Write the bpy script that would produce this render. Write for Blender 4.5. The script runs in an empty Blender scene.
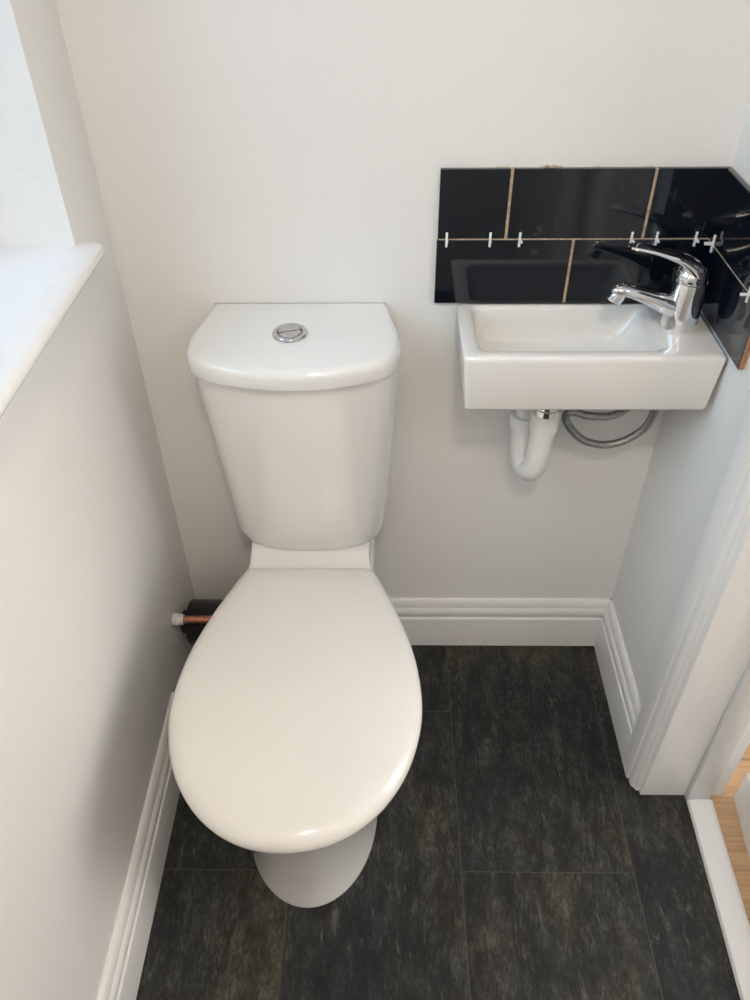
import bpy, bmesh, math
from mathutils import Vector, Matrix
from math import sin, cos, pi, radians
C = bpy.context.scene.collection
W = 0.900          # room width between the side walls
H = 2.40
TT = 0.010         # tile thickness
FRONT = -1.75      # wall behind the camera

# ------------------------------------------------------------------ materials
def mat(name, col, rough=0.5, metal=0.0, coat=0.0, spec=0.5):
    m = bpy.data.materials.new(name); m.use_nodes = True
    b = m.node_tree.nodes['Principled BSDF']
    b.inputs['Base Color'].default_value = (*col, 1)
    b.inputs['Roughness'].default_value = rough
    b.inputs['Metallic'].default_value = metal
    b.inputs['Coat Weight'].default_value = coat
    b.inputs['Coat Roughness'].default_value = 0.04
    b.inputs['Specular IOR Level'].default_value = spec
    return m

def nt(m):
    t = m.node_tree
    return t, t.nodes, t.links, t.nodes['Principled BSDF']

def noisy(m, scale, c1, c2, detail=4, bump=0.0, stretch=(1, 1, 1), lo=.35, hi=.65, bdist=.001):
    """base colour wanders between two tones; optional bump"""
    t, N, L, b = nt(m)
    tc = N.new('ShaderNodeTexCoord'); mp = N.new('ShaderNodeMapping')
    mp.inputs['Scale'].default_value = stretch
    L.new(tc.outputs['Object'], mp.inputs['Vector'])
    n = N.new('ShaderNodeTexNoise'); n.inputs['Scale'].default_value = scale; n.inputs['Detail'].default_value = detail
    L.new(mp.outputs[0], n.inputs['Vector'])
    r = N.new('ShaderNodeValToRGB')
    r.color_ramp.elements[0].position = lo; r.color_ramp.elements[1].position = hi
    r.color_ramp.elements[0].color = (*c1, 1); r.color_ramp.elements[1].color = (*c2, 1)
    L.new(n.outputs['Fac'], r.inputs[0]); L.new(r.outputs[0], b.inputs['Base Color'])
    if bump:
        bp = N.new('ShaderNodeBump'); bp.inputs['Strength'].default_value = bump; bp.inputs['Distance'].default_value = bdist
        L.new(n.outputs['Fac'], bp.inputs['Height']); L.new(bp.outputs[0], b.inputs['Normal'])
    return m

M = {}
M['wall'] = noisy(mat('wall_paint', (.8, .8, .8), .55, spec=.35), 140, (.855, .850, .835), (.87, .865, .85), 3, .05)
M['ceil'] = noisy(mat('ceiling_paint', (.85, .85, .84), .8), 90, (.87, .87, .865), (.885, .885, .88), 3, .05)
M['trim'] = noisy(mat('satin_trim_paint', (.83, .82, .81), .28, spec=.5), 30, (.85, .845, .84), (.87, .865, .86), 4, .06, (1, 1, .2))
M['sill'] = noisy(mat('sill_gloss_paint', (.85, .85, .86), .2), 40, (.84, .84, .85), (.86, .86, .87), 3, .03)
M['ceramic'] = noisy(mat('white_ceramic', (.84, .84, .83), .09, coat=.6), 6, (.835, .835, .825), (.85, .85, .84), 2)
M['basin'] = noisy(mat('basin_ceramic', (.84, .83, .81), .09, coat=.6), 6, (.86, .84, .80), (.87, .85, .815), 2)
M['seat'] = noisy(mat('seat_plastic', (.84, .82, .78), .13, coat=.25), 8, (.83, .82, .795), (.845, .835, .81), 2)
M['chrome'] = noisy(mat('chrome', (.82, .82, .83), .05, 1.0), 60, (.80, .80, .81), (.85, .85, .86), 2)
M['button'] = noisy(mat('brushed_chrome', (.6, .6, .62), .18, 1.0), 60, (.50, .50, .52), (.62, .62, .64), 2)
M['plastic'] = noisy(mat('white_pipe_plastic', (.8, .8, .79), .3), 40, (.78, .78, .775), (.82, .82, .81), 2)
M['spacer'] = noisy(mat('spacer_plastic', (.82, .82, .8), .45), 200, (.88, .88, .87), (.91, .91, .90), 2)
M['black'] = noisy(mat('black_pipe_plastic', (.012, .013, .018), .3), 60, (.010, .011, .016), (.018, .019, .024), 3)
M['copper'] = noisy(mat('copper', (.55, .25, .14), .32, 1.0), 120, (.42, .17, .10), (.62, .30, .18), 4)
M['grout'] = noisy(mat('beige_adhesive', (.55, .43, .3), .85), 160, (.42, .31, .21), (.62, .50, .37), 4, .3)
M['terracotta'] = noisy(mat('terracotta_tile_body', (.42, .2, .11), .85), 180, (.36, .17, .09), (.48, .24, .14), 4, .2)
M['bulb'] = mat('lamp_glass', (.9, .88, .82), .3)
M['brass'] = noisy(mat('satin_metal', (.6, .58, .55), .3, 1.0), 50, (.55, .53, .50), (.62, .6, .57), 2)

# glossy black wall tiles with small dusty smears of adhesive
def tile_mat():
    m = mat('black_glazed_tile', (.004, .005, .008), .045, coat=.3, spec=.5)
    t, N, L, b = nt(m)
    tc = N.new('ShaderNodeTexCoord')
    n = N.new('ShaderNodeTexNoise'); n.inputs['Scale'].default_value = 26; n.inputs['Detail'].default_value = 5
    n.inputs['Roughness'].default_value = .6
    L.new(tc.outputs['Object'], n.inputs['Vector'])
    r = N.new('ShaderNodeValToRGB')
    r.color_ramp.elements[0].position = .66; r.color_ramp.elements[1].position = .80
    r.color_ramp.elements[0].color = (.004, .0065, .012, 1); r.color_ramp.elements[1].color = (.07, .075, .085, 1)
    L.new(n.outputs['Fac'], r.inputs[0]); L.new(r.outputs[0], b.inputs['Base Color'])
    n2 = N.new('ShaderNodeTexNoise'); n2.inputs['Scale'].default_value = 7
    L.new(tc.outputs['Object'], n2.inputs['Vector'])
    bp = N.new('ShaderNodeBump'); bp.inputs['Strength'].default_value = .08; bp.inputs['Distance'].default_value = .01
    L.new(n2.outputs['Fac'], bp.inputs['Height']); L.new(bp.outputs[0], b.inputs['Normal'])
    return m
M['tile'] = tile_mat()

# dark slate-effect floor planks, joints from a brick layout turned a quarter
def floor_mat():
    m = mat('slate_floor', (.03, .03, .03), .42, spec=.4)
    t, N, L, b = nt(m)
    tc = N.new('ShaderNodeTexCoord')
    sep = N.new('ShaderNodeSeparateXYZ'); L.new(tc.outputs['Object'], sep.inputs[0])
    ax = N.new('ShaderNodeMath'); ax.operation = 'ADD'; ax.inputs[1].default_value = .0605 + .305 * 21
    ay = N.new('ShaderNodeMath'); ay.operation = 'ADD'; ay.inputs[1].default_value = .524 + .61 * 10
    L.new(sep.outputs['X'], ax.inputs[0]); L.new(sep.outputs['Y'], ay.inputs[0])
    cb = N.new('ShaderNodeCombineXYZ'); L.new(ay.outputs[0], cb.inputs['X']); L.new(ax.outputs[0], cb.inputs['Y'])
    br = N.new('ShaderNodeTexBrick')
    br.offset = .455; br.offset_frequency = 2; br.squash = 1
    br.inputs['Scale'].default_value = 1; br.inputs['Mortar Size'].default_value = .0008
    br.inputs['Mortar Smooth'].default_value = .3
    br.inputs['Brick Width'].default_value = .61; br.inputs['Row Height'].default_value = .305
    br.inputs['Color1'].default_value = (0, 0, 0, 1); br.inputs['Color2'].default_value = (1, 1, 1, 1)
    br.inputs['Mortar'].default_value = (.5, .5, .5, 1)
    L.new(cb.outputs[0], br.inputs['Vector'])
    # each plank shifts the texture so that neighbours do not continue one another
    sh = N.new('ShaderNodeVectorMath'); sh.operation = 'MULTIPLY_ADD'
    sh.inputs[1].default_value = (3.1, 5.7, 2.3)
    L.new(br.outputs['Color'], sh.inputs[0]); L.new(tc.outputs['Object'], sh.inputs[2])
    def noise(sc, stretch, det=6, rough=.6, dist=0):
        mp = N.new('ShaderNodeMapping'); mp.inputs['Scale'].default_value = stretch
        mp.inputs['Rotation'].default_value = (0, 0, radians(8))
        L.new(sh.outputs[0], mp.inputs['Vector'])
        n = N.new('ShaderNodeTexNoise'); n.inputs['Scale'].default_value = sc; n.inputs['Detail'].default_value = det
        n.inputs['Roughness'].default_value = rough; n.inputs['Distortion'].default_value = dist
        L.new(mp.outputs[0], n.inputs['Vector']); return n
    def ramp(n, pts):
        r = N.new('ShaderNodeValToRGB'); e = r.color_ramp.elements
        while len(e) < len(pts): e.new(.5)
        for k, (p, c) in enumerate(pts): e[k].position = p; e[k].color = (*c, 1)
        L.new(n.outputs['Fac'], r.inputs[0]); return r
    def mix(kind, a, bb, fac):
        x = N.new('ShaderNodeMix'); x.data_type = 'RGBA'; x.blend_type = kind
        x.inputs['Factor'].default_value = fac if not hasattr(fac, 'links') else 1
        if hasattr(fac, 'links'): L.new(fac, x.inputs['Factor'])
        for s, v in (('A', a), ('B', bb)):
            i = [q for q in x.inputs if q.name == s and q.type == 'RGBA'][0]
            if isinstance(v, tuple): i.default_value = (*v, 1)
            else: L.new(v, i)
        return [q for q in x.outputs if q.type == 'RGBA'][0]
    big = noise(3.2, (1, .7, 1), 4, .55, .4)
    base = ramp(big, [(.36, (.010, .011, .013)), (.47, (.017, .018, .018)), (.56, (.027, .026, .020)), (.66, (.042, .037, .028))])
    cloud = noise(30, (1, .45, 1), 12, .78, .2)
    cr = ramp(cloud, [(.36, (.34, .34, .34)), (.49, (1.08, 1.08, 1.06)), (.62, (2.5, 2.5, 2.4))])
    col = mix('MULTIPLY', base.outputs[0], cr.outputs[0], 1.0)
    grain = noise(170, (1.3, .5, 1), 6, .75, 0)
    gr = ramp(grain, [(.36, (.50, .50, .50)), (.50, (.95, .95, .95)), (.64, (1.75, 1.75, 1.7))])
    col = mix('MULTIPLY', col, gr.outputs[0], 1.0)
    streak = noise(38, (1.8, .45, 1), 12, .74, .5)
    sr = ramp(streak, [(.58, (0, 0, 0)), (.66, (.85, .85, .85))])
    col = mix('MIX', col, (.10, .097, .088), sr.outputs[0])
    crack = noise(6, (1.7, .35, 1), 6, .62, .5)
    kr = ramp(crack, [(.484, (0, 0, 0)), (.5, (1, 1, 1)), (.516, (0, 0, 0))])
    kx = N.new('ShaderNodeMath'); kx.operation = 'MULTIPLY'; kx.inputs[1].default_value = .85
    L.new(kr.outputs[0], kx.inputs[0])
    col = mix('MIX', col, (.006, .006, .007), kx.outputs[0])
    jf = N.new('ShaderNodeMath'); jf.operation = 'MULTIPLY'; jf.inputs[1].default_value = .55
    L.new(br.outputs['Fac'], jf.inputs[0])
    col = mix('MIX', col, (.11, .105, .09), jf.outputs[0])
    L.new(col, b.inputs['Base Color'])
    rr = ramp(cloud, [(.3, (.36, .36, .36)), (.7, (.55, .55, .55))])
    L.new(rr.outputs[0], b.inputs['Roughness'])
    bp = N.new('ShaderNodeBump'); bp.inputs['Strength'].default_value = .35; bp.inputs['Distance'].default_value = .002
    L.new(cloud.outputs['Fac'], bp.inputs['Height']); L.new(bp.outputs[0], b.inputs['Normal'])
    return m
M['floor'] = floor_mat()

def oak_mat():
    m = mat('oak_floor', (.55, .36, .2), .35)
    t, N, L, b = nt(m)
    tc = N.new('ShaderNodeTexCoord')
    br = N.new('ShaderNodeTexBrick'); br.offset = .4
    br.inputs['Scale'].default_value = 1; br.inputs['Brick Width'].default_value = 1.2; br.inputs['Row Height'].default_value = .30
    br.inputs['Mortar Size'].default_value = .0008
    br.inputs['Color1'].default_value = (.55, .35, .19, 1); br.inputs['Color2'].default_value = (.62, .41, .24, 1)
    br.inputs['Mortar'].default_value = (.2, .11, .05, 1)
    L.new(tc.outputs['Object'], br.inputs['Vector'])
    mp = N.new('ShaderNodeMapping'); mp.inputs['Scale'].default_value = (2, 60, 1); L.new(tc.outputs['Object'], mp.inputs['Vector'])
    n = N.new('ShaderNodeTexNoise'); n.inputs['Scale'].default_value = 2.5; n.inputs['Detail'].default_value = 6; L.new(mp.outputs[0], n.inputs['Vector'])
    r = N.new('ShaderNodeValToRGB'); r.color_ramp.elements[0].position = .3; r.color_ramp.elements[1].position = .7
    r.color_ramp.elements[0].color = (.72, .68, .62, 1); r.color_ramp.elements[1].color = (1.1, 1.1, 1.1, 1)
    L.new(n.outputs['Fac'], r.inputs[0])
    x = N.new('ShaderNodeMix'); x.data_type = 'RGBA'; x.blend_type = 'MULTIPLY'; x.inputs['Factor'].default_value = 1
    ia = [q for q in x.inputs if q.type == 'RGBA']
    L.new(br.outputs['Color'], ia[0]); L.new(r.outputs[0], ia[1])
    L.new([q for q in x.outputs if q.type == 'RGBA'][0], b.inputs['Base Color'])
    return m
M['oak'] = oak_mat()

# braided steel: bands across the hose from object position
def braid_mat():
    m = mat('braided_steel', (.3, .3, .29), .38, .85)
    t, N, L, b = nt(m)
    tc = N.new('ShaderNodeTexCoord')
    w = N.new('ShaderNodeTexVoronoi'); w.inputs['Scale'].default_value = 420; L.new(tc.outputs['Object'], w.inputs['Vector'])
    r = N.new('ShaderNodeValToRGB'); r.color_ramp.elements[0].color = (.55, .55, .52, 1); r.color_ramp.elements[1].color = (.20, .20, .19, 1)
    L.new(w.outputs['Distance'], r.inputs[0]); L.new(r.outputs[0], b.inputs['Base Color'])
    bp = N.new('ShaderNodeBump'); bp.inputs['Strength'].default_value = .5; bp.inputs['Distance'].default_value = .001; bp.invert = True
    L.new(w.outputs['Distance'], bp.inputs['Height']); L.new(bp.outputs[0], b.inputs['Normal'])
    return m
M['braid'] = braid_mat()

def glass_mat():
    m = bpy.data.materials.new('obscured_window_glass'); m.use_nodes = True
    t = m.node_tree; N, L = t.nodes, t.links; N.clear()
    o = N.new('ShaderNodeOutputMaterial'); mx = N.new('ShaderNodeMixShader'); mx.inputs[0].default_value = .12
    tr = N.new('ShaderNodeBsdfTransparent'); gl = N.new('ShaderNodeBsdfGlossy'); gl.inputs['Roughness'].default_value = .15
    tr.inputs[0].default_value = (.95, .97, .98, 1)
    L.new(tr.outputs[0], mx.inputs[1]); L.new(gl.outputs[0], mx.inputs[2]); L.new(mx.outputs[0], o.inputs[0])
    return m
M['glass'] = glass_mat()

def emit_mat(name, col, s):
    m = mat(name, col, .4); b = m.node_tree.nodes['Principled BSDF']
    b.inputs['Emission Color'].default_value = (*col, 1); b.inputs['Emission Strength'].default_value = s
    return m

# ------------------------------------------------------------------ mesh helpers
def build(name, bm, m, parent=None, smooth=True, loc=None, angle=38):
    bmesh.ops.remove_doubles(bm, verts=bm.verts, dist=1e-6)
    bmesh.ops.recalc_face_normals(bm, faces=bm.faces)
    me = bpy.data.meshes.new(name)
    if loc is not None: bmesh.ops.translate(bm, verts=bm.verts, vec=-Vector(loc))
    bm.to_mesh(me); bm.free()
    for p in me.polygons: p.use_smooth = smooth
    if smooth:
        try: me.set_sharp_from_angle(angle=radians(angle))
        except Exception: pass
    o = bpy.data.objects.new(name, me); C.objects.link(o)
    mm = m if isinstance(m, (list, tuple)) else [m]
    for q in mm: me.materials.append(q)
    if loc is not None: o.location = loc
    if parent: 
        o.parent = parent
        o.location = Vector(o.location) - (Vector(parent.location) if loc is not None else Vector(parent.location))
    return o

def thing(name, label, cat, loc=(0, 0, 0), group=None):
    o = bpy.data.objects.new(name, None); C.objects.link(o); o.location = loc
    o.empty_display_size = .05
    return tag(o, label, cat, group)
def tag(o, label, cat, group=None):
    o['label'] = label; o['category'] = cat
    if group: o['group'] = group
    return o
def struct(name, bm, m, smooth=False, parent=None, **k):
    o = build(name, bm, m, parent, smooth, **k)
    if not parent: o['kind'] = 'structure'
    return o

def box(bm, x0, x1, y0, y1, z0, z1, bev=0, seg=2):
    r = bmesh.ops.create_cube(bm, size=1)
    vs = r['verts']
    for v in vs:
        v.co = Vector((x0 + (v.co.x + .5) * (x1 - x0), y0 + (v.co.y + .5) * (y1 - y0), z0 + (v.co.z + .5) * (z1 - z0)))
    if bev:
        es = list({e for v in vs for e in v.link_edges})
        bmesh.ops.bevel(bm, geom=es, offset=bev, segments=seg, affect='EDGES', profile=.5)

def loft(bm, rings, cap0=True, cap1=True, closed=True):
    R = [[bm.verts.new(p) for p in r] for r in rings]
    n = len(R[0])
    for a, b in zip(R, R[1:]):
        for i in range(n if closed else n - 1):
            j = (i + 1) % n
            try: bm.faces.new((a[i], a[j], b[j], b[i]))
            except ValueError: pass
    if cap0: bm.faces.new(R[0][::-1])
    if cap1 == 'fan':
        c = bm.verts.new(sum((v.co for v in R[-1]), Vector()) / n)
        for i in range(n): bm.faces.new((R[-1][i], R[-1][(i + 1) % n], c))
    elif cap1: bm.faces.new(R[-1])
    return R

def catmull(pts, n=8, closed=False):
    P = [Vector(p) for p in pts]; out = []
    N = len(P); rng = range(N if closed else N - 1)
    for i in rng:
        if closed: p0, p1, p2, p3 = P[i - 1], P[i], P[(i + 1) % N], P[(i + 2) % N]
        else:
            p1, p2 = P[i], P[i + 1]
            p0 = P[i - 1] if i else 2 * p1 - p2
            p3 = P[i + 2] if i + 2 < N else 2 * p2 - p1
        for k in range(n):
            t = k / n
            out.append(.5 * ((2 * p1) + (p2 - p0) * t + (2 * p0 - 5 * p1 + 4 * p2 - p3) * t * t + (3 * p1 - p0 - 3 * p2 + p3) * t ** 3))
    if not closed: out.append(P[-1])
    return out

def tube(bm, pts, rad, n=16, cap=True):
    P = [Vector(p) for p in pts]; rr = rad if isinstance(rad, (list, tuple)) else [rad] * len(P)
    rings = []; t0 = (P[1] - P[0]).normalized()
    u = t0.orthogonal().normalized()
    for i, p in enumerate(P):
        t = ((P[min(i + 1, len(P) - 1)] - P[max(i - 1, 0)])).normalized()
        u = (u - t * u.dot(t)).normalized(); w = t.cross(u)
        rings.append([p + (u * cos(2 * pi * k / n) + w * sin(2 * pi * k / n)) * rr[i] for k in range(n)])
    loft(bm, rings, cap, cap)

def lathe(bm, prof, c, n=32, axis='z', cap=True):
    """prof: (radius, along) from one end to the other"""
    rings = []
    for r, h in prof:
        ring = []
        for k in range(n):
            a = 2 * pi * k / n; p, q = r * cos(a), r * sin(a)
            ring.append(Vector(c) + (Vector((p, q, h)) if axis == 'z' else Vector((h, p, q)) if axis == 'x' else Vector((q, h, p))))
        rings.append(ring)
    loft(bm, rings, cap, cap)

def extrude_profile(bm, prof, a, b, out, capped=True):
    """prof: (depth, height); run from a to b (points on the wall line), out: unit vector off the wall"""
    a, b, o = Vector(a), Vector(b), Vector(out)
    r = [[p + o * d + Vector((0, 0, z)) for d, z in prof] for p in (a, b)]
    loft(bm, r, capped, capped)

# ------------------------------------------------------------------ the room shell
WT = .26   # left wall thickness (window recess)
bm = bmesh.new(); box(bm, -.02, .985, FRONT, 0.0, -.05, 0); struct('floor', bm, M['floor'])
bm = bmesh.new(); box(bm, -WT, 1.03, 0, .12, -.05, H); struct('wall_back', bm, M['wall'])
bm = bmesh.new(); box(bm, -WT, 1.03, FRONT - .12, FRONT, -.05, H); struct('wall_front', bm, M['wall'])
WY0, WY1, WZ0, WZ1 = -1.0, -.140, .962, 2.06
bm = bmesh.new()
box(bm, -WT, 0, FRONT, 0, -.05, WZ0)
box(bm, -WT, 0, FRONT, 0, WZ1, H)
box(bm, -WT, 0, WY1, 0, WZ0, WZ1)
box(bm, -WT, 0, FRONT, WY0, WZ0, WZ1)
struct('wall_left', bm, M['wall'])
DY0, DY1, DZ = -1.18, -.350, 2.05       # door opening in the brickwork
bm = bmesh.new()
box(bm, W, 1.03, DY1, 0, -.05, H)
box(bm, W, 1.03, FRONT, DY0, -.05, H)
box(bm, W, 1.03, DY0, DY1, DZ, H)
struct('wall_right', bm, M['wall'])
bm = bmesh.new(); box(bm, -WT, 1.03, FRONT - .12, .12, H, H + .05); struct('ceiling', bm, M['ceil'])

# skirting boards
SK = [(0, 0), (.018, 0), (.018, .086), (.0175, .0885), (.0150, .0900), (.0125, .0905), (.0125, .0930), (.0145, .0955),
      (.0165, .1010), (.0170, .1065), (.0160, .1120), (.0140, .1165), (.0115, .1195), (.0115, .1215), (.0108, .1260), (.0085, .1330),
      (.0060, .1375), (.004, .139), (0, .139)]
bm = bmesh.new(); extrude_profile(bm, SK, (.13, 0, 0), (W, 0, 0), (0, -1, 0)); struct('baseboard_back', bm, M['trim'], True, angle=30)
bm = bmesh.new(); extrude_profile(bm, SK, (0, -.245, 0), (0, FRONT, 0), (1, 0, 0)); struct('baseboard_left', bm, M['trim'], True, angle=30)
bm = bmesh.new(); extrude_profile(bm, SK, (W, -.0, 0), (W, -.302, 0), (-1, 0, 0)); struct('baseboard_right', bm, M['trim'], True, angle=30)

# door lining, stop and architrave: plan profile (x, y) run up the height
def upright(bm, prof, z0, z1):
    loft(bm, [[Vector((x, y, z)) for x, y in prof] for z in (z0, z1)])
ARC = [(W, -.302), (W - .0165, -.302), (W - .018, -.3035), (W - .018, -.338), (W - .0172, -.3405), (W - .0135, -.3415), (W - .0135, -.3445), (W - .0145, -.349),
       (W - .0135, -.3545), (W - .011, -.3590), (W - .0075, -.3620), (W - .0075, -.3645), (W - .004, -.3665), (W, -.3670)]
bm = bmesh.new(); upright(bm, ARC, 0, 2.10)
ARC2 = [(x, DY0 + DY1 - y) for x, y in ARC]
upright(bm, ARC2, 0, 2.10)
loft(bm, [[Vector((x, yy, 2.02 + (-.367 - y) + .0)) for x, y in ARC] for yy in (DY0 - .048, DY1 + .048)])
struct('trim_1', bm, M['trim'], True, angle=30)
bm = bmesh.new()
box(bm, W, 1.055, -.3760, DY1, 0, DZ, .0015, 1)      # hinge and latch sides and head of the lining
box(bm, W, 1.055, DY0, DY0 + .026, 0, DZ, .0015, 1)
box(bm, W, 1.055, DY0 + .026, -.376, DZ - .026, DZ, .0015, 1)
struct('trim_2', bm, M['trim'], True, angle=30)
bm = bmesh.new()
box(bm, .984, 1.026, -.3880, -.3760, 0, DZ - .026, .002, 2)
box(bm, .984, 1.026, DY0 + .026, DY0 + .038, 0, DZ - .026, .002, 2)
box(bm, .984, 1.026, DY0 + .038, -.388, DZ - .038, DZ - .026, .002, 2)
struct('trim_3', bm, M['trim'], True, angle=30)

# window: frame, glass, sill board
bm = bmesh.new()
fx0, fx1 = -.235, -.175
box(bm, fx0, fx1, WY0, WY1, 2.0, WZ1, .004); box(bm, fx0, fx1, WY0, WY1, .988, 1.048, .004)
box(bm, fx0, fx1, WY0, WY0 + .06, 1.048, 2.0, .004); box(bm, fx0, fx1, WY1 - .06, WY1, 1.048, 2.0, .004)
box(bm, fx0 + .005, fx1 - .005, WY0 + .06, WY1 - .06, 1.62, 1.67, .004)
wf = struct('window_1', bm, M['sill'], True)
bm = bmesh.new(); box(bm, -.212, -.206, WY0 + .055, WY1 - .055, 1.043, 2.005); build('window_pane', bm, M['glass'], wf, False)
bm = bmesh.new()
box(bm, -.175, 0, WY0, WY1, .962, .9885)
prof = [(0, .9690), (.026, .9690), (.030, .9710), (.0320, .9755), (.0310, .9805), (.0275, .9840), (.018, .9865), (.003, .9885), (0, .9885)]
loft(bm, [[Vector((x, y, z)) for x, z in prof] for y in (WY1 + .018, WY0 - .025)])
struct('window_2', bm, M['sill'], True, angle=50)

# hallway beyond the door
bm = bmesh.new(); box(bm, 1.03, 2.3, -2.2, .7, -.05, 0.0); struct('floor_hall', bm, M['oak'])
bm = bmesh.new()
box(bm, 2.3, 2.4, -2.3, .8, -.05, H); box(bm, 1.03, 2.3, .7, .8, -.05, H); box(bm, 1.03, 2.3, -2.3, -2.2, -.05, H)
struct('wall_hall', bm, M['wall'])
bm = bmesh.new(); box(bm, 1.03, 2.4, -2.3, .8, H, H + .05); struct('ceiling_hall', bm, M['ceil'])

# threshold strip (a slim white bar with rounded top edges)
prof = [(-.0240, 0), (-.0240, .004), (-.021, .0085), (-.013, .011), (.013, .011), (.020, .0085), (.0240, .004), (.0240, 0)]
bm = bmesh.new()
loft(bm, [[Vector((cx + x, y, z)) for x, z in prof] for cx, y in ((1.009, -.389), (.990, DY0 + .039))])
o = build('threshold_strip', bm, M['trim'], None, True)
tag(o, 'white painted threshold strip between the slate floor and the oak hall floor', 'threshold')

# a length of white skirting left standing on the hall floor just outside the doorway
bm = bmesh.new()
a0, b0 = Vector((1.0755, -.3800, 0)), Vector((1.0290, -.9900, 0)); dr = (b0 - a0).normalized()
extrude_profile(bm, SK, a0 + Vector((.018, 0, 0)), b0 + Vector((.018, 0, 0)), (-1, 0, 0))
bmesh.ops.transform(bm, matrix=Matrix.Translation((0, 0, .0005)), verts=bm.verts)
o = build('skirting_offcut', bm, M['trim'], None, True, angle=30)
tag(o, 'loose length of white skirting board standing on the oak hall floor outside the doorway', 'board')

# ------------------------------------------------------------------ toilet
def half_outline(ctrl, cx, n=7):
    """ctrl: (half width, y) from the back centre line round one side to the front centre; returns a closed outline"""
    full = [(w, y, 0) for w, y in ctrl] + [(-w, y, 0) for w, y in ctrl[1:-1]][::-1]
    return [(cx + p.x, p.y) for p in catmull(full, n, True)]
def offset2d(o, d):
    n = len(o); out = []
    area = sum(o[i][0] * o[(i + 1) % n][1] - o[(i + 1) % n][0] * o[i][1] for i in range(n))
    s = 1 if area > 0 else -1
    for i in range(n):
        a, b = Vector(o[i - 1]), Vector(o[(i + 1) % n])
        t = (b - a).normalized(); nn = Vector((-t.y, t.x)) * s
        out.append((o[i][0] + nn.x * d, o[i][1] + nn.y * d))
    return out
def ringz(o, z): return [Vector((x, y, z)) for x, y in o]
def scale2d(o, s, c): return [(c[0] + (x - c[0]) * s, c[1] + (y - c[1]) * s) for x, y in o]

TX = .2815
toilet = thing('toilet', 'white close-coupled toilet with lid down and dual-flush cistern against back wall', 'toilet', (TX, -.35, 0))

# pan: one ceramic body, egg rim in front, narrow trapway box and cistern shelf behind
def egg(hb, hw, yb, yc, yf):
    """flat back of half width hb, swelling to hw at yc, then a half ellipse to the front yf"""
    p = [(0, -.045), (hb * .86, -.045), (hb * .97, -.07), (hb, yb), (hb + (hw - hb) * .80, yc + (yb - yc) * .33)]
    return p + [(hw * cos(t), yc + (yf - yc) * sin(t)) for t in [k * pi / 14 for k in range(8)]]
secs = [(.000, egg(.098, .1190, -.20, -.415, -.588)), (.008, egg(.098, .1190, -.20, -.415, -.588)), (.014, egg(.097, .1180, -.20, -.415, -.586)),
        (.100, egg(.096, .1180, -.20, -.415, -.586)), (.200, egg(.098, .1205, -.20, -.42, -.594)), (.290, egg(.102, .138, -.19, -.44, -.614)),
        (.345, egg(.104, .152, -.18, -.45, -.630)), (.380, egg(.106, .155, -.18, -.45, -.636)), (.3905, egg(.102, .150, -.18, -.45, -.630))]
bm = bmesh.new()
loft(bm, [ringz(half_outline(c, TX - .002), z) for z, c in secs])
# shelf that rises out of the pan to carry the cistern, with a swept front
sh = [(.372, .1135, -.240), (.393, .1135, -.222), (.401, .1130, -.206), (.405, .1115, -.194), (.410, .1090, -.183), (.416, .1065, -.173), (.423, .1055, -.1635), (.428, .1055, -.1565), (.4305, .1062, -.1525), (.4325, .1058, -.1495)]
rings = []
for z, hw, yf in sh:
    rings.append(ringz(half_outline([(0, -.045), (hw - .008, -.045), (hw, -.055), (hw, -.10), (hw - .0005, yf + .009), (hw - .003, yf + .003), (hw - .012, yf), (.045, yf - .002), (0, yf - .003)], TX - .002, 5), z))
loft(bm, rings)
build('pan', bm, M['ceramic'], toilet, True, angle=50)

# seat ring and lid
lid_ctrl = [(0, -.1865), (.070, -.1865), (.102, -.1875), (.1135, -.195), (.1305, -.232), (.1535, -.290), (.1775, -.370), (.1875, -.450), (.1820, -.515), (.1590, -.582),
            (.1180, -.638), (.0630, -.674), (0, -.6855)]
lo = half_outline(lid_ctrl, TX, 8)
bm = bmesh.new()
ring = []
inn = offset2d(lo, .010)
loft(bm, [ringz(offset2d(lo, .020), .391), ringz(offset2d(lo, .016), .3935), ringz(offset2d(lo, .016), .402), ringz(offset2d(lo, .019), .4045)])
build('seat_ring', bm, M['seat'], toilet, True, angle=60)
bm = bmesh.new()
cen = (TX, -.43)
R = [ringz(offset2d(lo, .006), .4052), ringz(offset2d(lo, .0025), .4062), ringz(offset2d(lo, .0006), .409), ringz(lo, .4130), ringz(lo, .4170), ringz(offset2d(lo, .0010), .4215), ringz(offset2d(lo, .0034), .4262),
     ringz(offset2d(lo, .0075), .4305), ringz(offset2d(lo, .0132), .4342), ringz(offset2d(lo, .0215), .4375)]
b2 = offset2d(lo, .0215)
for s, z in ((.88, .4398), (.75, .4420), (.6, .4436), (.42, .4448), (.22, .4454), (.08, .4456)):
    R.append(ringz(scale2d(b2, s, cen), z))
loft(bm, R, True, 'fan')
build('seat_lid', bm, M['seat'], toilet, True, angle=60)

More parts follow.
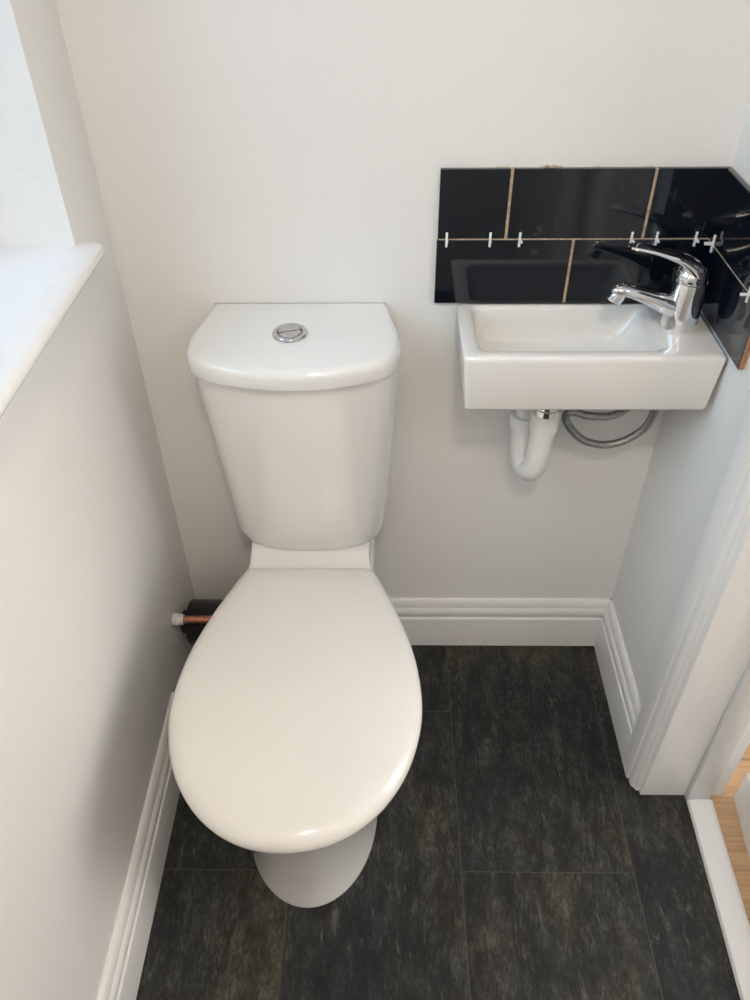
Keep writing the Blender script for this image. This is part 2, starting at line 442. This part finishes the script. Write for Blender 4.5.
# cistern
def cis(hw_b, hw, yc, yf, cx):
    """D plan: flat back near the wall, straight sides, bowed front"""
    return half_outline([(0, -.012), (hw_b * .6, -.012), (hw_b - .010, -.012), (hw_b, -.020), (hw_b + (hw - hw_b) * .55, yc * .5), (hw, yc * .86), (hw - .0015, yc),
                         (hw - .012, yc + (yf - yc) * .36), (hw * .76, yc + (yf - yc) * .66), (hw * .42, yc + (yf - yc) * .93), (0, yf)], cx, 6)
bm = bmesh.new()
cs = [(.430, .102, .105, -.104, -.146, .2790), (.4315, .112, .117, -.107, -.152, .2790), (.436, .118, .1245, -.108, -.156, .2790), (.446, .1215, .1290, -.109, -.1585, .279), (.462, .124, .1325, -.110, -.1605, .279), (.50, .1260, .1355, -.112, -.164, .2795),
      (.56, .128, .1388, -.116, -.169, .2800), (.62, .1300, .1435, -.120, -.174, .2795), (.68, .1310, .1475, -.124, -.180, .2790), (.74, .132, .1515, -.128, -.186, .2785), (.79, .132, .1545, -.132, -.191, .2785), (.8025, .132, .1552, -.132, -.192, .2785)]
loft(bm, [ringz(cis(a, b, c, d, x), z) for z, a, b, c, d, x in cs])
build('cistern', bm, M['ceramic'], toilet, True, angle=60)
bm = bmesh.new()
L0 = half_outline([(0, -.0008), (.09, -.0008), (.134, -.0008), (.1405, -.006), (.1480, -.040), (.1560, -.080), (.1595, -.115), (.1570, -.142), (.1440, -.166), (.116, -.186), (.078, -.1985), (.04, -.2060), (0, -.2085)], .2775, 7)
def ringw(d, z):     # the rounding fades out towards the back edge, which stays square against the wall
    return [Vector((x, y + d * max(0, min(1, (y + .06) / .04)), z)) for x, y in (offset2d(L0, d) if d else L0)]
loft(bm, [ringw(.004, 0.8025), ringw(.001, 0.8035), ringw(0, 0.8060), ringw(0, 0.8210), ringw(.0012, 0.8265), ringw(.0042, 0.8305),
          ringw(.0085, 0.8330), ringw(.014, 0.8340)])
build('cistern_lid', bm, M['ceramic'], toilet, True, angle=60)
# dual flush button: bezel with two half buttons
BX, BY, BZ = .2705, -.0985, .8345
bm = bmesh.new(); lathe(bm, [(.0262, BZ), (.0262, BZ + .002), (.0248, BZ + .0042), (.0215, BZ + .0050), (.0190, BZ + .0040), (.0182, BZ + .0008)], (BX, BY, 0), 40, cap=False)
fb = build('flush_button', bm, M['button'], toilet, True, angle=60)
def half_disc(bm, r, a0, z, up):
    arc = [(r * cos(a0 + pi * k / 20), r * sin(a0 + pi * k / 20)) for k in range(21)]
    nx, ny = cos(a0 + pi / 2), sin(a0 + pi / 2)
    pts = [(BX + x + nx * .0007, BY + y + ny * .0007) for x, y in arc]
    q = [(BX + x * .9 + nx * .0015, BY + y * .9 + ny * .0015) for x, y in arc]
    loft(bm, [ringz(pts, BZ), ringz(pts, BZ + up - .0016), ringz(q, BZ + up)])
for a0, up in ((radians(18), .0062), (radians(198), .0046)):
    bm = bmesh.new(); half_disc(bm, .0172, a0, 0, up)
    b = build('button_half', bm, M['button'], None, True, angle=40); b.parent = fb; b.location = -Vector(toilet.location) - Vector(fb.location)

# soil pipe and water pipe behind the pan
bm = bmesh.new()
sy, sz, sr = -.097, .172, .046
lathe(bm, [(.024, .0005), (.024, .0150), (sr - .002, .0150), (sr, .0170), (sr, .176)], (0, sy, sz), 36, 'x')
soil = build('soil_pipe', bm, M['black'], None, True, angle=50)
tag(soil, 'black plastic soil pipe running from left wall behind the toilet pan', 'pipe')
wp = thing('water_pipe', 'copper water pipe with white push-fit cap beside the toilet pan', 'pipe', (.0, -.150, .241))
bm = bmesh.new(); tube(bm, [(.016, -.150, .241), (.08, -.150, .241), (.15, -.150, .241)], .0075, 16); build('pipe', bm, M['copper'], wp)
bm = bmesh.new(); lathe(bm, [(.006, .0008), (.0115, .001), (.0125, .004), (.0125, .013), (.0108, .015), (.0108, .020), (.0098, .022), (.0078, .022)], (0, -.150, .241), 24, 'x')
build('push_fit_cap', bm, M['plastic'], wp)

# ------------------------------------------------------------------ basin
def rrect(x0, x1, y0, y1, r, z, n=6):
    pts = []
    for cx, cy, a in ((x1 - r, y1 - r, 0), (x0 + r, y1 - r, pi / 2), (x0 + r, y0 + r, pi), (x1 - r, y0 + r, 1.5 * pi)):
        for k in range(n + 1):
            t = a + k / n * pi / 2
            pts.append(Vector((cx + r * cos(t), cy + r * sin(t), z)))
    return pts
bx0, bx1, by0, by1, bz = .5245, .8975, -.1745, -.0105, .8360
basin = thing('hand_basin', 'small rectangular white ceramic hand basin fixed below the black tiles', 'basin', (.707, -.0105, .746))
bm = bmesh.new()
rings = [rrect(bx0 + .012, bx1 - .012, by0 + .010, by1, .006, .7455), rrect(bx0 + .008, bx1 - .0085, by0 + .003, by1, .006, .7475), rrect(bx0 + .0072, bx1 - .0075, by0 + .0008, by1, .006, .7520),
         rrect(bx0 + .001, bx1 - .001, by0, by1, .007, 0.8280), rrect(bx0 + .0006, bx1 - .0006, by0 + .0004, by1, .007, 0.8340), rrect(bx0 + .0022, bx1 - .0022, by0 + .0020, by1, .007, 0.8368),
         rrect(bx0 + .005, bx1 - .005, by0 + .005, by1 - .003, .007, 0.8380)]
ix0, ix1, iy0, iy1 = .5470, .8150, -.1530, -.0200
rings += [rrect(ix0 - .003, ix1 + .004, iy0 - .003, iy1 + .003, .014, 0.8380), rrect(ix0, ix1, iy0, iy1, .014, 0.8365), rrect(ix0 + .0025, ix1 - .006, iy0 + .002, iy1 - .002, .014, 0.8320),
          rrect(ix0 + .006, ix1 - .018, iy0 + .005, iy1 - .004, .016, .808), rrect(ix0 + .010, ix1 - .032, iy0 + .009, iy1 - .008, .020, .788), rrect(ix0 + .018, ix1 - .046, iy0 + .016, iy1 - .015, .022, .7785),
          rrect(ix0 + .034, ix1 - .066, iy0 + .030, iy1 - .030, .022, .7745)]
loft(bm, rings)
build('bowl', bm, M['basin'], basin, True, angle=50)
bm = bmesh.new(); lathe(bm, [(.030, .7735), (.030, .7755), (.026, .7768), (.018, .7765), (.016, .774)], (.672, -.090, 0), 32)
build('waste_flange', bm, M['chrome'], basin)

# ------------------------------------------------------------------ mixer tap
tx, ty = 0.8501, -.0830
tap = thing('basin_tap', 'chrome single lever mixer tap on the end of the basin', 'tap', (tx, ty, 0.8380))
bm = bmesh.new()
rs = []
for z, r, dx in ((.8382, .0268, 0), (.8388, .0274, 0), (.842, .0272, 0), (.858, .0262, .0005), (.876, .0252, .0015), (.894, .0244, .0025), (.907, .0240, .003), (.911, .0230, .003)):
    rs.append([Vector((tx + dx + r * cos(2 * pi * k / 36), ty + r * sin(2 * pi * k / 36), z)) for k in range(36)])
loft(bm, rs)
build('tap_body', bm, M['chrome'], tap, True, angle=60)
def section_path(bm, path, n=20, p=2.6):
    """path: (x, y, z, half width across y, half thickness); superellipse sections"""
    P = [Vector(q[:3]) for q in path]; rings = []
    for i, q in enumerate(path):
        t = (P[min(i + 1, len(P) - 1)] - P[max(i - 1, 0)]).normalized()
        w = Vector((0, 1, 0)); w = (w - t * w.dot(t)).normalized(); u = w.cross(t).normalized()
        ring = []
        for k in range(n):
            a = 2 * pi * k / n; c, s = cos(a), sin(a)
            ring.append(P[i] + w * (q[3] * math.copysign(abs(c) ** (2 / p), c)) + u * (q[4] * math.copysign(abs(s) ** (2 / p), s)))
        rings.append(ring)
    loft(bm, rings)
def smooth_path(path, n=6):
    xs = catmull([q[:3] for q in path], n); ws = catmull([(q[3], q[4], 0) for q in path], n)
    return [(a.x, a.y, a.z, max(b.x, 1e-4), max(b.y, 1e-4)) for a, b in zip(xs, ws)]
bm = bmesh.new()
section_path(bm, smooth_path([(tx + .004, ty, .8690, .0150, .0130), (tx - .012, ty, .8705, .0190, .0165), (tx - .028, ty - .001, .8765, .0175, .0150), (tx - .052, ty - .002, .8862, .0155, .0110), (tx - .077, ty - .003, .8950, .0140, .0088), (tx - .094, ty - .003, .8990, .0130, .0080), (tx - .104, ty - .003, .8985, .0110, .0065), (tx - .109, ty - .003, .8955, .006, .004)]), 24, 2.4)
build('spout', bm, M['chrome'], tap, True, angle=60)
bm = bmesh.new()
tube(bm, [(tx - .0965, ty - .003, .8955), (tx - .1000, ty - .003, .8885), (tx - .1035, ty - .003, .8820), (tx - .1040, ty - .003, .8807)], [.0105, .0114, .0114, .0095], 24)
build('aerator', bm, M['chrome'], tap, True, angle=40)
bm = bmesh.new()
section_path(bm, smooth_path([(tx + .008, ty, .9100, .0205, .0100), (tx + .007, ty, .9190, .0222, .0125), (tx + .001, ty, .9290, .0220, .0125), (tx - .010, ty, .9375, .0205, .0095), (tx - .022, ty, .9445, .0185, .0062),
      (tx - .040, ty, .9505, .0168, .0040), (tx - .062, ty, .9570, .0150, .0030), (tx - .084, ty, .9610, .0128, .0025), (tx - .095, ty, .9620, .0090, .0018)]), 24, 2.5)
lathe(bm, [(.0222, .9115), (.0232, .913), (.0232, .922), (.018, .932), (.004, .936)], (tx + .001, ty, 0), 32)
build('lever', bm, M['chrome'], tap, True, angle=60)

# ------------------------------------------------------------------ waste trap and hose under the basin
trap = thing('waste_trap', 'white plastic waste trap hanging below the basin', 'trap', (.672, -.09, .745))
bm = bmesh.new(); lathe(bm, [(.016, .744), (.0225, .744), (.0225, .702), (.0245, .700), (.0245, .690), (.020, .688), (.016, .688)], (.673, -.090, 0), 28)
build('chrome_tail', bm, M['chrome'], trap)['label'] = 'chrome waste tail'
bm = bmesh.new()
path = catmull([(.673, -.0900, .672), (.672, -.0915, .640), (.6705, -.0940, .610), (.668, -.0950, .585), (.662, -.088, .566), (.656, -.074, .562), (.651, -.062, .575), (.649, -.057, .600), (0.647, -.056, .640)], 6)
tube(bm, path, .0205, 24)
lathe(bm, [(.0205, .655), (.0235, .656), (.0240, .684), (.0232, .688), (.016, .6885)], (.6729, -.0901, 0), 28)
build('trap_bend', bm, M['plastic'], trap, True, angle=50)
bm = bmesh.new()
lathe(bm, [(.0205, .636), (.0240, .637), (.0245, .654), (.0230, .660), (.0165, .661)], (0.647, -.056, 0), 28)
build('trap_nut', bm, M['plastic'], trap, True, angle=40)
bm = bmesh.new()
tube(bm, catmull([(0.647, -.056, .652), (0.647, -.056, .69), (0.647, -.051, .712), (0.647, -.03, .722), (0.647, -.001, .723)], 6), .0165, 20)
build('outlet_pipe', bm, M['plastic'], trap, True, angle=50)

bm = bmesh.new()
hp = catmull([(.8495, -.080, .7445), (.853, -.072, .705), (.859, -.060, .668), (.8520, -.055, .630), (.8230, -.055, .603), (.787, -.057, .596), (.752, -.060, .608), (.727, -.062, .632), (.713, -.064, .657),
              (.722, -.066, .671), (.750, -.066, .663), (.790, -.060, .659), (.822, -.045, .668), (.838, -.022, .680), (.842, -.001, .684)], 8)
tube(bm, hp, .0068, 12)
hose = build('flexible_hose', bm, M['braid'], None, True)
tag(hose, 'looped braided steel tap hose below the basin', 'hose')

# ------------------------------------------------------------------ tiled splashback
z1, X1 = 1.0431, .5916
GX = .0015
splash = thing('tile_splashback', 'glossy black tiled splashback in brick bond above the basin', 'splashback', (.69, 0, .94))
T, HT = .2020, .1020
def tile_box(bm, x0, x1, z0, z1_, side=False):
    if not side: box(bm, x0, x1, -TT, -.0025, z0, z1_, .0008, 1)
    else: box(bm, W - TT, W - .0025, x0, x1, z0, z1_, .0008, 1)
xl = X1 - .101
g = .0021
bm = bmesh.new()
tile_box(bm, xl, X1 - g, z1 - .1005, z1); tile_box(bm, X1 + g, X1 + T - g, z1 - .1005, z1); tile_box(bm, X1 + T + g, W - .004, z1 - .1005, z1)
tile_box(bm, xl - .001, X1 + T / 2 - g, z1 - 2 * HT - .001, z1 - .1030); tile_box(bm, X1 + T / 2 + g, W - .004, z1 - 2 * HT - .001, z1 - .1030)
build('back_tiles', bm, M['tile'], splash, True, angle=20)
bm = bmesh.new()
tile_box(bm, -.2235, -.0105, z1 - .1005, z1, True); tile_box(bm, -.2235, -.0105, z1 - 2 * HT + .010, z1 - .1030, True)
build('side_tiles', bm, M['tile'], splash, True, angle=20)
bm = bmesh.new()
box(bm, W - TT + .0008, W - .0028, -.2243, -.2236, z1 - .100, z1 - .0005); box(bm, W - TT + .0008, W - .0028, -.2243, -.2236, z1 - 2 * HT + .0105, z1 - .1035)
build('cut_edge', bm, M['terracotta'], splash, False)['label'] = 'bare terracotta edge of the tiles'
bm = bmesh.new()
box(bm, xl + .001, W - .0005, -.0085, -.0003, z1 - 2 * HT, z1 - .0008)
box(bm, W - .0085, W - .0003, -.2228, -.0086, z1 - 2 * HT + .011, z1 - .0008)
# smears of adhesive squeezed out along the top edge
for x0, x1_, hh in ((.628, .665, .0042), (.56, .60, .0022), (.70, .72, .0020), (.77, .80, .0018)):
    pts = [(x0 + (x1_ - x0) * k / 10, z1 - .002 + hh * math.sqrt(max(0, 1 - (k / 5 - 1) ** 2)) * (1 + .2 * sin(k * 2.3))) for k in range(11)]
    loft(bm, [[Vector((x, y, z)) for x, z in pts] for y in (-.0003, -.004)])
build('grout', bm, M['grout'], splash, False)

# plastic tile spacers left standing in the joints: a cross whose plane is square to the wall
def spacer_mesh():
    bm = bmesh.new(); a, t = .0112, .0017
    box(bm, -t, t, -t, t, -a, a, .0004, 1)
    box(bm, -t, t, -a, -t * .9, -t, t, .0004, 1); box(bm, -t, t, t * .9, .0035, -t, t, .0004, 1)
    me = bpy.data.meshes.new('tile_spacer'); bm.to_mesh(me); bm.free(); me.materials.append(M['spacer']); return me
sm = spacer_mesh()
zj = z1 - .10175
spots = [(.5039, -.0100, zj, 0, 'white plastic tile spacer nearest the free end of the black splashback'),
         (.5685, -.0100, zj, -4, 'white plastic tile spacer just before the first upright joint of the top tile row'),
         (.6122, -.0100, zj, 8, 'white plastic tile spacer just after the first upright joint of the top tile row'),
         (.7772, -.0100, zj, 6, 'white plastic tile spacer right above the tip of the tap lever'),
         (.8141, -.0100, zj, 3, 'white plastic tile spacer just beyond the second upright joint, above the tap lever'),
         (.8717, -.0100, zj, 5, 'white plastic tile spacer above the tap body, next to the corner one')]
proto = None
for x, y, z, rz, lab in spots:
    if proto is None:
        o = proto = bpy.data.objects.new('tile_spacer', sm)
    else: o = proto.copy()
    C.objects.link(o); o.location = (x, y, z); o.rotation_euler = (0, 0, radians(rz))
    tag(o, lab, 'tile spacer', 'tile spacers in the splashback joints')
for y, z, rz, sc, lab in ((-.0340, zj + .003, -92, 1.15, 'white plastic tile spacer standing in the inside corner of the black tiles'),
                      (-.1880, zj, -94, 1.0, 'white plastic tile spacer on the side wall tiles, nearest the doorway')):
    o = proto.copy(); C.objects.link(o); o.location = (W - TT, y, z); o.rotation_euler = (0, 0, radians(rz)); o.scale = (sc, sc, sc)
    tag(o, lab, 'tile spacer', 'tile spacers in the splashback joints')

# ------------------------------------------------------------------ lamps and daylight
LX, LY = .50, -1.50
lamp = thing('ceiling_light', 'round white ceiling light above the toilet room', 'light', (LX, LY, H))
bm = bmesh.new(); lathe(bm, [(.10, H - .0005), (.105, H - .004), (.105, H - .022), (.098, H - .026)], (LX, LY, 0), 40); build('lamp_base', bm, M['trim'], lamp)
bm = bmesh.new(); lathe(bm, [(.096, H - .0262), (.094, H - .045), (.080, H - .062), (.05, H - .073), (.01, H - .077)], (LX, LY, 0), 40)
build('lamp_shade', bm, emit_mat('lit_diffuser', (1, .80, .58), 4), lamp)
def area(name, loc, rot, sx, sy, power, col, shape='RECTANGLE'):
    l = bpy.data.lights.new(name, 'AREA'); l.shape = shape; l.size = sx; l.size_y = sy; l.energy = power; l.color = col
    o = bpy.data.objects.new(name, l); C.objects.link(o); o.location = loc; o.rotation_euler = rot; return o
def aim(loc, tgt): return (Vector(tgt) - Vector(loc)).to_track_quat('-Z', 'Y').to_euler()
area('lamp_light', (LX, LY, H - .085), (0, 0, 0), .17, .17, 10.0, (1, .86, .71), 'DISK')
p = (-1.7, -1.10, 2.6)
area('window_daylight', p, aim(p, (.4, -.4, 1.0)), 1.8, 1.8, 54, (.61, .82, 1.0))
area('hall_fill', (2.22, -.60, 1.15), (0, pi / 2, 0), 1.5, .7, 18, (1, .94, .86))  # added fill through the doorway for the lower room; no hall window behind it
p = (1.7, -1.75, 2.3)
area('hall_light', p, aim(p, (.4, 0, .4)), .6, .6, 5.5, (1, 1, 1))
w = bpy.data.worlds.new('World'); bpy.context.scene.world = w; w.use_nodes = True
bg = w.node_tree.nodes['Background']; bg.inputs[0].default_value = (.42, .68, 1, 1); bg.inputs[1].default_value = 0.85

# ------------------------------------------------------------------ camera
yaw, pit, rol, f = -.0205, -.7172, -.0117, 795.48
fw = Vector((sin(yaw) * cos(pit), cos(yaw) * cos(pit), sin(pit)))
r0 = Vector((cos(yaw), -sin(yaw), 0)); u0 = r0.cross(fw)
r = r0 * cos(rol) + u0 * sin(rol); u = u0 * cos(rol) - r0 * sin(rol)
cam = bpy.data.cameras.new('Camera'); co = bpy.data.objects.new('Camera', cam); C.objects.link(co)
mw = Matrix((r, u, -fw)).transposed().to_4x4(); mw.translation = Vector((.4165, -1.1569, 1.4281)); co.matrix_world = mw
cam.sensor_fit = 'VERTICAL'; cam.sensor_height = 36; cam.lens = f * 36 / 1000; cam.clip_start = .01
sc = bpy.context.scene; sc.camera = co
vs = sc.view_settings; vs.view_transform = 'Standard'; vs.look = 'None'; vs.gamma = 1; vs.use_curve_mapping = False; vs.exposure = 0.0
